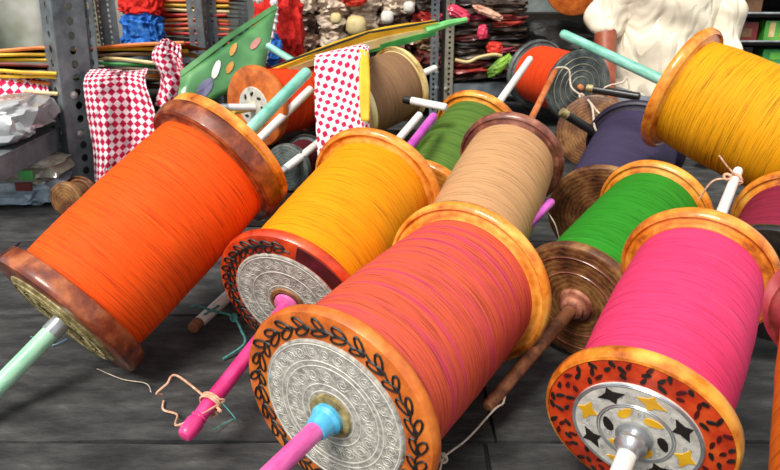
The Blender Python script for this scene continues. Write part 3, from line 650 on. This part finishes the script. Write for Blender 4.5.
# long folded kite pointing to the upper right
lk = empty('folded_kite', (-.05, 1.70, .40)); tag(lk, 'long narrow folded kite in yellow and green, pointing right above the dotted cloth', 'kite')
def blade(name, a_, b_, c_, w0, w1, mat, th):
    mb = MB(); A_, B_, C_ = Vector(a_), Vector(b_), Vector(c_); pts = spline([A_, B_, C_], 6); n = len(pts); vs = []
    for i, p in enumerate(pts):
        w_ = w0 + (w1 - w0) * math.sin(min(1, i / (n - 1) * 1.15) * PI * .8); up = Vector((0, -.25, 1)).normalized(); bk = Vector((-.1, 1, .1))
        jag = .0018 * noise.noise((i * 1.7, w0 * 90, 3))
        vs += [p + up * (w_ / 2 + jag), p - up * (w_ / 2), p - up * (w_ / 2) + bk * th, p + up * (w_ / 2 + jag) + bk * th]
    fs = [(0, 1, 2, 3), tuple((n - 1) * 4 + q for q in (3, 2, 1, 0))]
    for i in range(n - 1):
        for q in range(4): fs.append((i * 4 + q, i * 4 + (q + 1) % 4, (i + 1) * 4 + (q + 1) % 4, (i + 1) * 4 + q)[::-1])
    return obj(name, mb.add(vs, fs), mat, lk, sharp=30)
blade('paper_fold', (-.215, -.10, -.042), (.0, .0, .022), (.165, .06, .046), .005, .021, K['yellow'], .04)
blade('paper_fold', (-.215, -.105, -.050), (.0, -.01, .006), (.165, .055, .036), .004, .020, K['cream'], .05)
blade('paper_fold', (-.06, -.015, -.018), (.06, .012, .008), (.16, .048, .030), .004, .016, K['green'], .05)
obj('green_tip', MB().tube([(.135, .045, .035), (.19, .07, .050), (.238, .09, .058)], [.010, .009, .006], 8), noisy('bright_green_paper', ['#3fa04a', '#8edb86'], 15, rough=.6), lk)
obj('edge_stick', MB().tube([(-.215, -.11, -.030), (.0, -.01, .036), (.165, .05, .058)], .0028, 6), K['black'], lk)
stick((-.30, 1.76, .40), (-.205, 1.70, .355), .0085, .0085, P_TEAL, 'short pale green stick behind the teal handle')

# crumpled fabric heaps
def lump(name, c, size, mat, label, cat, group=None, seed=0, rot=(0, 0, 0), rough=.25, f=3.0, kind='bag', sub=3):
    import bmesh
    bm = bmesh.new(); bmesh.ops.create_icosphere(bm, subdivisions=sub + 1, radius=1)
    for v in bm.verts:
        p = v.co.copy(); e = .55 if kind == 'box' else .8
        q = Vector([math.copysign(abs(t) ** e, t) for t in p])
        d = 1 + rough * (noise.noise(p * f + Vector((seed * 7.3, 0, 0))) + .5 * abs(noise.noise(p * f * 2.3 + Vector((0, seed * 3.1, 0)))) - .15 * abs(noise.noise(p * f * 5 + Vector((0, 0, seed)))))
        v.co = Vector((q.x * size[0] / 2, q.y * size[1] / 2, q.z * size[2] / 2)) * d
    me = bpy.data.meshes.new(name); bm.to_mesh(me); bm.free(); me.materials.append(mat); me.shade_smooth(); me.set_sharp_from_angle(angle=math.radians(28))
    o = bpy.data.objects.new(name, me); col.objects.link(o); o.location = c; o.rotation_euler = rot
    return tag(o, label, cat, group)
PL = lambda n, a_, b_, r=.25: noisy(n, [a_, b_], 9, rough=r, coat=.5, bs=.35, bd=.006)
SILV = noisy('silver_film', ['#84868a', '#b9babc', '#e6e6e6'], 7, rough=.22, metal=.35, coat=.5, bs=.5, bd=.006)
lump('plastic_bag', (-.995, 1.72, .222), (.27, .22, .096), SILV, 'crumpled silver grey plastic bag on the left shelf', 'bag', seed=3, rot=(0, -.12, .15), kind='box', f=2.2)
LB = noisy('clear_blue_film', ['#5f7488', '#93a6b4', '#c8d2d8'], 9, rough=.25, coat=.6, bs=.5, bd=.006)
lump('wrapped_packet', (-1.00, 1.80, .035), (.26, .20, .075), LB, 'pale blue plastic wrapped packet on the floor under the left shelf', 'packet', seed=4, kind='box')
lump('wrapped_packet', (-.955, 1.79, .088), (.19, .18, .052), noisy('clear_film', ['#66604f', '#928f80', '#b8b6a8'], 12, rough=.25, coat=.6, bs=.4), 'clear wrapped packet with green and red print under the left shelf', 'packet', seed=5, kind='box')
pk = MB().box((-.915, 1.697, .09), (.035, .006, .024)); tag(obj('green_card', pk, K['green'], smooth=False), 'small green card on the wrapped packet under the left shelf', 'card')
pk = MB().box((-.925, 1.694, .060), (.04, .006, .020)); tag(obj('red_card', pk, K['maroon'], smooth=False), 'small dark red card on the wrapped packet under the left shelf', 'card')
FUR = noisy('red_fluffy_fabric', ['#9c0c0c', '#dc1e16', '#f2402c'], 60, rough=.9, bs=1.0, bd=.006, detail=6)
BLU = noisy('blue_fluffy_fabric', ['#0a3a86', '#1e6cc8', '#5a9ae0'], 60, rough=.9, bs=1.0, bd=.006, detail=6)
lump('red_fabric_bundle', (-.355, 2.32, .40), (.15, .18, .26), FUR, 'fluffy red fabric bundle behind the tip of the green kite', 'fabric', seed=6, f=4)
lump('blue_fabric_bundle', (-.365, 2.21, .345), (.065, .07, .09), BLU, 'small blue fabric tuft hanging on the red bundle', 'fabric', seed=7, f=4)
lump('red_fabric_bundle', (-.36, 2.30, .15), (.20, .2, .30), noisy('dark_red_cloth', ['#5a0e12', '#a8222a', '#cf5a50'], 12, rough=.8, bs=.6), 'dark red cloth bundle below the fluffy red bundle', 'fabric', seed=8, f=3)
lump('red_fabric_bundle', (-.865, 2.56, .465), (.135, .08, .085), FUR, 'red fabric folded over the blue one on the rear rack', 'fabric', seed=9, kind='box', f=5, rough=.4)
lump('blue_fabric_bundle', (-.868, 2.55, .372), (.125, .09, .100), BLU, 'bright blue fabric bundle left of the red kite stack', 'fabric', seed=10, kind='box', f=5, rough=.4)
tag(obj('cord', MB().tube(spline([(-.352, 2.20, .51), (-.345, 2.19, .47), (-.350, 2.19, .42), (-.37, 2.18, .36), (-.385, 2.17, .31)], 8), [.011 + .003 * math.sin(i * 2.2) for i in range(33)], 8), CHK), 'red and white twisted cord hanging in front of the red bundle', 'cord')
tag(obj('cord', MB().tube(spline([(-.41, 2.20, .51), (-.395, 2.19, .485), (-.375, 2.185, .50), (-.365, 2.19, .52)], 8), [.009 + .003 * math.sin(i * 2.2) for i in range(25)], 8), K['white']), 'white cord curling at the top of the red bundle', 'cord')
# pale wrapped stock behind the left pile
FOG = noisy('foggy_wrap', ['#6f7b62', '#a3aa98', '#d2d4cb'], 5, rough=.3, coat=.4, bs=.4, bd=.01, detail=3)
lump('wrapped_bale', (-1.50, 2.66, .40), (.62, .24, .80), FOG, 'big pale green grey wrapped bale behind the left kite pile', 'bale', seed=12, kind='box', rough=.12)
lump('wrapped_bale', (-1.10, 3.28, .34), (.30, .3, .68), noisy('cream_wrap', ['#b9aea2', '#ded6cc', '#f3eee6'], 5, rough=.5, bs=.2), 'cream upright bale seen between the two left uprights', 'bale', seed=13, kind='box', rough=.06)
# middle shelf: bagged goods
cols_ = [('#2e1512', '#6a2f26', 'dark red brown'), ('#2a1d18', '#5e4438', 'dark brown'), ('#5a3a30', '#9c7a68', 'dusty brown'), ('#8a7262', '#d8c4ae', 'pale beige'), ('#5c1614', '#a83026', 'brick red'), ('#241a1c', '#4c363a', 'plum brown'), ('#3a2a1c', '#8a6a44', 'tan'), ('#16120f', '#3a2e26', 'near black')]
pm = [noisy('bag_%s' % n.replace(' ', '_'), [a_, b_, '#%s' % b_[1:]], 22, rough=.45, coat=.3, bs=.6, bd=.006, detail=6, hi=.6) for a_, b_, n in cols_]
colname = ['far left', 'second from left', 'middle', 'second from right', 'far right']
rown = ['bottom row', 'second row', 'third row', 'fourth row', 'fifth row']
for j in range(5):
    for i in range(5):
        k = R0.randrange(8) if not (i == 1 and j == 2) else 3
        if (i, j) in ((2, 2), (3, 3), (1, 1)): k = 3
        lump('goods_bag', (-.345 + i * .122 + (j % 2) * .010, 2.80 + R0.uniform(-.015, .015), .245 + j * .068), (.125, .15, .080), pm[k], '%s crumpled bag on the back centre shelf, %s, %s' % (cols_[k][2], colname[i], rown[j]), 'bag', 'bags on the back centre shelf', seed=30 + i + 7 * j, f=3.5, rot=(0, R0.uniform(-.2, .2), R0.uniform(-.3, .3)), rough=.35)
for q, (x, z, s_, lb) in enumerate([(-.125, .375, .05, 'round beige ball of twine in the middle'), (-.01, .405, .032, 'small white ball of twine'), (-.20, .40, .028, 'small pinkish white ball of twine'), (.07, .44, .028, 'white ball of twine at right'), (-.07, .33, .034, 'low pale ball of twine')]):
    lump('twine_ball', (x, 2.70, z), (s_ * 1.5, s_ * 1.2, s_ * 1.5), K['cream'] if q % 2 == 0 else K['white'], lb + ' on the back centre goods', 'ball', 'twine balls on the back centre goods', seed=80 + q, rough=.08, sub=2)
lump('red_packet', (-.13, 2.69, .475), (.09, .05, .06), K['red'], 'bright red packet at the top of the back centre goods', 'packet', seed=91)
# right rack: stacked folded bundles
bcol = [('#1a1412', '#3e2c24', 'black brown'), ('#3c1010', '#7c2420', 'maroon'), ('#2a2420', '#5a4c40', 'grey brown'), ('#141010', '#2c2220', 'black'), ('#5a1414', '#b03028', 'dark red'), ('#6a2030', '#c84a62', 'dusky pink')]
bm_ = [noisy('fold_%s' % n.replace(' ', '_'), [a_, b_, '#8a7460'], 20, (1, 1, 4), rough=.5, coat=.25, bs=.5, bd=.004, hi=.8) for a_, b_, n in bcol]
pick = [0, 4, 1, 2, 0, 3, 1, 2, 0, 5, 2, 3]
for j in range(12):
    for i in range(2):
        k = pick[(j * 1 + i * 5) % 12]
        lump('folded_bundle', (.29 + i * .115 + R0.uniform(-.01, .01), 2.70 + .02 * i, .195 + j * .0235), (.19, .15, .031), bm_[k], '%s folded bundle on the right rack, %s column, %s from the bottom' % (bcol[k][2], ('left', 'right')[i], ['first', 'second', 'third', 'fourth', 'fifth', 'sixth', 'seventh', 'eighth', 'ninth', 'tenth', 'eleventh', 'twelfth'][j]), 'bundle', 'folded bundles on the right rack', seed=100 + j * 2 + i, rot=(0, R0.uniform(-.12, .12), R0.uniform(-.2, .2)), rough=.3, sub=2)
HP = noisy('hot_pink_film', ['#c01c44', '#ee4a6a'], 14, rough=.4, coat=.3)
lump('pink_packet', (.245, 2.60, .425), (.085, .05, .04), HP, 'hot pink packet at top left of the dark bundles', 'packet', seed=140, rot=(0, .5, 0))
lump('pink_packet', (.330, 2.595, .360), (.034, .03, .05), HP, 'small upright hot pink packet in the dark bundles', 'packet', seed=141)
lump('peach_packet', (.35, 2.61, .425), (.11, .05, .028), noisy('peach_film', ['#b06a54', '#f0c4a8'], 14), 'peach coloured packet on top of the dark bundles', 'packet', seed=142, rot=(0, .4, 0))
lump('green_packet', (.395, 2.575, .245), (.10, .04, .04), noisy('leaf_green_film', ['#1c3c12', '#88b83c'], 30, hi=.6), 'mottled green packet low in the dark bundles', 'packet', seed=143, rot=(0, -.7, 0))
lump('red_packet', (.375, 2.59, .305), (.055, .04, .045), K['red'], 'red packet above the mottled green packet', 'packet', seed=144)
tag(obj('cord', MB().tube(spline([(.235, 2.585, .265), (.28, 2.58, .258), (.32, 2.575, .275), (.37, 2.57, .285), (.40, 2.575, .28)], 6), .006, 8), K['cream']), 'pale cord curving over the dark bundles', 'cord')
lump('black_sack', (.66, 2.80, .275), (.40, .26, .20), noisy('black_sacking', ['#0b0a0a', '#1c1a1a', '#36322f'], 12, rough=.6, bs=.6, bd=.01), 'black sack slumped right of the dark bundles', 'sack', seed=150, f=3.5, rot=(0, .12, 0))
GS = noisy('grey_tarpaulin', ['#3c4443', '#6a7472', '#8c9693'], 5, rough=.55, bs=.3, bd=.01)
o = grid_cloth('tarpaulin', [[(.33, 3.42, .78), (.68, 3.40, .80), (1.1, 3.42, .78)], [(.35, 3.36, .50), (.68, 3.33, .52), (1.1, 3.36, .50)], [(.36, 3.30, .34), (.68, 3.25, .33), (1.1, 3.30, .34)], [(.36, 3.28, .0), (.68, 3.25, .0), (1.1, 3.28, .0)]], GS, 8, 6, .02, seed=20)
tag(o, 'grey tarpaulin hanging behind the black sack', 'tarpaulin')
# orange spool on top of the tarpaulin heap at the top edge
SP['P'] = (.655, 2.62, .515, .15, .97, .18, .16, .105)
r, R, L, a, b = spool('P', 'orange spool at the very top edge, left of the seated man', W_OPAINT, T_RD, bulge=.0)
crt = empty('cardboard_box', (.68, 2.98, .18)); tag(crt, 'dark cardboard box carrying the orange spool left of the man', 'box')
obj('box_body', MB().box((0, 0, .112), (.28, .10, .224)), WD, crt, smooth=False)
# right shelf packets
GP = noisy('green_pack_print', ['#2c8a2c', '#7cc850'], 12, rough=.4, coat=.3)
def carton(x, z, s_, mat, label, extra=()):
    rt = empty('carton', (x, 2.60, z)); tag(rt, label, 'carton', None); obj('box_body', MB().box((0, 0, s_[2] / 2), s_), mat, rt, smooth=False)
    for (dx, dz, w_, h_, m_) in extra: obj('printed_panel', MB().box((dx, -s_[1] / 2 - .0008, dz), (w_, .0016, h_)), m_, rt, smooth=False)
carton(1.385, .3305, (.12, .06, .070), GP, 'bright green carton with yellow and red print on the upper right shelf', [(.02, .035, .05, .04, K['yellow']), (.03, .03, .02, .025, K['red']), (-.035, .04, .02, .05, K['cream'])])
carton(1.40, .2505, (.13, .06, .052), K['green'], 'darker green carton below the bright green one', [(.0, .03, .08, .025, GP)])
carton(1.25, .3305, (.10, .06, .066), K['maroon'], 'dark maroon carton on the upper right shelf', [(.0, .03, .06, .03, K['brown'])])
carton(1.24, .2505, (.11, .06, .060), K['black'], 'black carton on the second right shelf', [(.01, .03, .06, .03, K['maroon'])])
carton(1.27, .1355, (.10, .06, .060), K['brown'], 'brown carton on the low right shelf')
carton(1.25, .4255, (.10, .06, .080), K['brown'], 'brown carton on the top right shelf')
o = obj('paper_cone', MB().lathe([(.034, 0), (.030, .012), (.012, .055), (.004, .07)], 20), K['white']); o.location = (1.335, 2.575, .2503 if False else .1352); tag(o, 'white paper cone standing among the cartons at right', 'cone')

# ------------------------------------------------ the seated man
def skin_mesh(name, verts, edges, radii, mat, parent=None, sub=2, rootv=0, wrinkle=0, seed=0):
    me = bpy.data.meshes.new(name); me.from_pydata([tuple(v) for v in verts], edges, []); o = bpy.data.objects.new(name, me); col.objects.link(o)
    if parent: o.parent = parent
    sk = o.modifiers.new('skin', 'SKIN'); sk.use_smooth_shade = True
    for i, r_ in enumerate(radii):
        v = me.skin_vertices[0].data[i]; v.radius = r_ if isinstance(r_, tuple) else (r_, r_); v.use_root = (i == rootv)
    s = o.modifiers.new('sub', 'SUBSURF'); s.levels = s.render_levels = sub
    if wrinkle:
        tx = bpy.data.textures.new(name + '_folds', 'CLOUDS'); tx.noise_scale = .11; tx.noise_depth = 2
        d = o.modifiers.new('folds', 'DISPLACE'); d.texture = tx; d.strength = wrinkle; d.texture_coords = 'LOCAL'
    me.materials.append(mat); return o
SKIN = noisy('brown_skin', ['#6e2f1c', '#93482e', '#a85c3e'], 14, rough=.5, bs=.1)
SHIRT, nt_, b_ = base('cream_cotton', .9, 0, 0, .15)
b_.inputs['Base Color'].default_value = srgb('#f0e4cc')
fn = N(nt_, 'ShaderNodeTexNoise', Scale=5.5, Detail=2, Roughness=.5, Distortion=1.2)
nt_.links.new(mapping(nt_, (1.5, 1, .6), (0, .5, 0)), fn.inputs['Vector'])
fs_ = N(nt_, 'ShaderNodeMath', operation='SUBTRACT'); nt_.links.new(fn.outputs[0], fs_.inputs[0]); fs_.inputs[1].default_value = .5
fa = N(nt_, 'ShaderNodeMath', operation='ABSOLUTE'); nt_.links.new(fs_.outputs[0], fa.inputs[0])
fm = N(nt_, 'ShaderNodeMath', operation='MINIMUM'); nt_.links.new(fa.outputs[0], fm.inputs[0]); fm.inputs[1].default_value = .09
bump(nt_, b_, fm.outputs[0], .9, .07)
TROU = noisy('grey_trousers', ['#5f6570', '#8e939c'], 6, rough=.85, bs=.2)
HAIR = noisy('black_hair', ['#0c0a09', '#221c18'], 60, rough=.6, bs=.6)
man = empty('person', (.925, 2.50, 0)); tag(man, 'person in a cream white cotton shirt sitting on the floor behind the spools', 'person')
bv = [(0, 0, .12), (0, -.01, .28), (0, -.02, .44), (0, -.02, .56), (0, -.025, .63), (0, -.04, .70),      # pelvis..head base
      (-.15, -.02, .55), (-.215, -.10, .37), (-.225, -.23, .195), (-.225, -.27, .165),                   # right arm
      (.15, -.02, .55), (.195, -.08, .34), (.17, -.25, .20), (.13, -.29, .17),
      (-.10, -.05, .10), (-.29, -.24, .115), (-.06, -.36, .055), (-.01, -.38, .045),
      (.10, -.05, .10), (.29, -.24, .115), (.06, -.40, .055), (.0, -.44, .045)]
be = [(0, 1), (1, 2), (2, 3), (3, 4), (4, 5), (3, 6), (6, 7), (7, 8), (8, 9), (3, 10), (10, 11), (11, 12), (12, 13), (0, 14), (14, 15), (15, 16), (16, 17), (0, 18), (18, 19), (19, 20), (20, 21)]
brd = [(.12, .09), (.11, .08), (.12, .08), (.08, .06), .045, .05, .045, .040, .028, .030, .05, .040, .028, .030, .085, .062, .040, .034, .085, .062, .040, .034]
skin_mesh('body', bv, be, brd, SKIN, man)
for sx, base_ in ((-1, Vector((-.225, -.285, .160))), (1, Vector((.125, -.305, .165)))):
    hv = [base_]; he = []; hr = [(.034, .016)]
    hv.append(base_ + Vector((0, -.045, -.012))); he.append((0, 1)); hr.append((.038, .014))
    for f in range(4):
        off = (f - 1.5) * .019; ln = (.026, .031, .029, .022)[f]; i0 = len(hv)
        hv += [base_ + Vector((off, -.075, -.018)), base_ + Vector((off * 1.05, -.075 - ln, -.030)), base_ + Vector((off * 1.05, -.075 - ln * 1.7, -.048))]
        he += [(1, i0), (i0, i0 + 1), (i0 + 1, i0 + 2)]; hr += [.0095, .0085, .0072]
    i0 = len(hv); hv += [base_ + Vector((-sx * .036, -.02, -.010)), base_ + Vector((-sx * .055, -.05, -.018)), base_ + Vector((-sx * .056, -.072, -.026))]
    he += [(0, i0), (i0, i0 + 1), (i0 + 1, i0 + 2)]; hr += [.012, .010, .008]
    skin_mesh('hand', hv, he, hr, SKIN, man)
# head
def ell(c, s_, mat, name, n=24, parent=man):
    p = [(max(1e-4, math.sin(PI * i / n)), -math.cos(PI * i / n)) for i in range(n + 1)]
    M = Matrix.Translation(c) @ Matrix.Diagonal((s_[0], s_[1], s_[2], 1)); return obj(name, MB().lathe(p, 24, M, cap=False), mat, parent, sharp=80)
hv = MB(); n = 28
vs = []
for j in range(n + 1):
    th_ = PI * j / n
    for i in range(n):
        ph = 2 * PI * i / n; x = math.sin(th_) * math.cos(ph); y = math.sin(th_) * math.sin(ph); z = math.cos(th_)
        jaw = 1 - .28 * max(0, -z) ** 1.3; q = Vector((x * .078 * jaw, y * .098 * jaw - .012 * max(0, -z), z * .118))
        if y < 0:
            q.y -= .026 * math.exp(-((x / .16) ** 2 + ((z + .12) / .16) ** 2))         # nose
            q.y -= .008 * math.exp(-((x / .3) ** 2 + ((z + .45) / .07) ** 2)) + .008 * math.exp(-((x / .25) ** 2 + ((z + .82) / .16) ** 2))
            for sg in (-1, 1): q.y += .010 * math.exp(-(((x - sg * .38) / .2) ** 2 + ((z - .05) / .12) ** 2))
            q.y -= .006 * math.exp(-((z - .26) / .08) ** 2)
        vs.append(q)
fs = [(j * n + i, j * n + (i + 1) % n, (j + 1) * n + (i + 1) % n, (j + 1) * n + i)[::-1] for j in range(n) for i in range(n)]
hd = obj('head', MB().add(vs, fs), SKIN, man, (0, -.05, .80), (.25, 0, 0), sharp=80)
for sg in (-1, 1):
    ell((sg * .030, -.078, .006), (.012, .010, .008), K['white'], 'eye', parent=hd); ell((sg * .030, -.086, .006), (.005, .004, .005), BLACKP, 'pupil', parent=hd)
    ell((sg * .078, .004, -.004), (.010, .018, .030), SKIN, 'ear', parent=hd); obj('eyebrow', MB().tube([(sg * .014, -.094, .030), (sg * .032, -.092, .036), (sg * .048, -.080, .030)], .0035, 6), HAIR, hd)
ell((0, -.100, -.052), (.022, .010, .006), noisy('lips', ['#6a2a24', '#8c4038'], 20), 'mouth', parent=hd)
hm = ell((0, .016, .030), (.084, .100, .100), HAIR, 'hair', parent=hd)
# shirt: torso and wide sleeves, hem over the lap
sv = [(0, -.01, .10), (0, -.015, .22), (0, -.02, .34), (0, -.02, .46), (0, -.02, .56), (0, -.025, .60), (-.15, -.02, .55), (-.195, -.06, .44), (-.215, -.10, .345), (.15, -.02, .55), (.185, -.06, .44), (.195, -.085, .33), (.185, -.13, .27)]
se = [(0, 1), (1, 2), (2, 3), (3, 4), (4, 5), (4, 6), (6, 7), (7, 8), (4, 9), (9, 10), (10, 11), (11, 12)]
sr = [(.23, .18), (.20, .15), (.20, .14), (.21, .14), (.16, .11), (.065, .06), .085, .076, .066, .085, .076, .070, .062]
shirt = skin_mesh('shirt', sv, se, sr, SHIRT, man, 4)
for nm, sz, st_, off in (('large_folds', .13, .035, (0, 0, 0)), ('drape_folds', .05, .020, (0, 0, 0))):
    tx = bpy.data.textures.new(nm, 'WOOD' if nm == 'drape_folds' else 'CLOUDS'); tx.noise_scale = sz
    if nm == 'drape_folds': tx.wood_type = 'BANDNOISE'; tx.turbulence = 9; tx.noise_scale = .16
    d = shirt.modifiers.new(nm, 'DISPLACE'); d.texture = tx; d.strength = st_; d.texture_coords = 'OBJECT'
    hk = man; d.texture_coords_object = man
obj('collar', MB().tube([(-.06, -.07, .60), (-.03, -.10, .585), (.0, -.11, .575), (.03, -.10, .585), (.06, -.07, .60), (.06, .0, .62), (0, .04, .63), (-.06, 0, .62)], .012, 8, closed=True), SHIRT, man)
tv = [(0, 0, .10), (-.11, -.06, .105), (-.30, -.245, .12), (-.10, -.34, .065), (.11, -.06, .105), (.30, -.245, .12), (.10, -.385, .065)]
skin_mesh('trousers', tv, [(0, 1), (1, 2), (2, 3), (0, 4), (4, 5), (5, 6)], [(.15, .10), .10, .078, .055, .10, .078, .055], TROU, man, 2, wrinkle=.02)
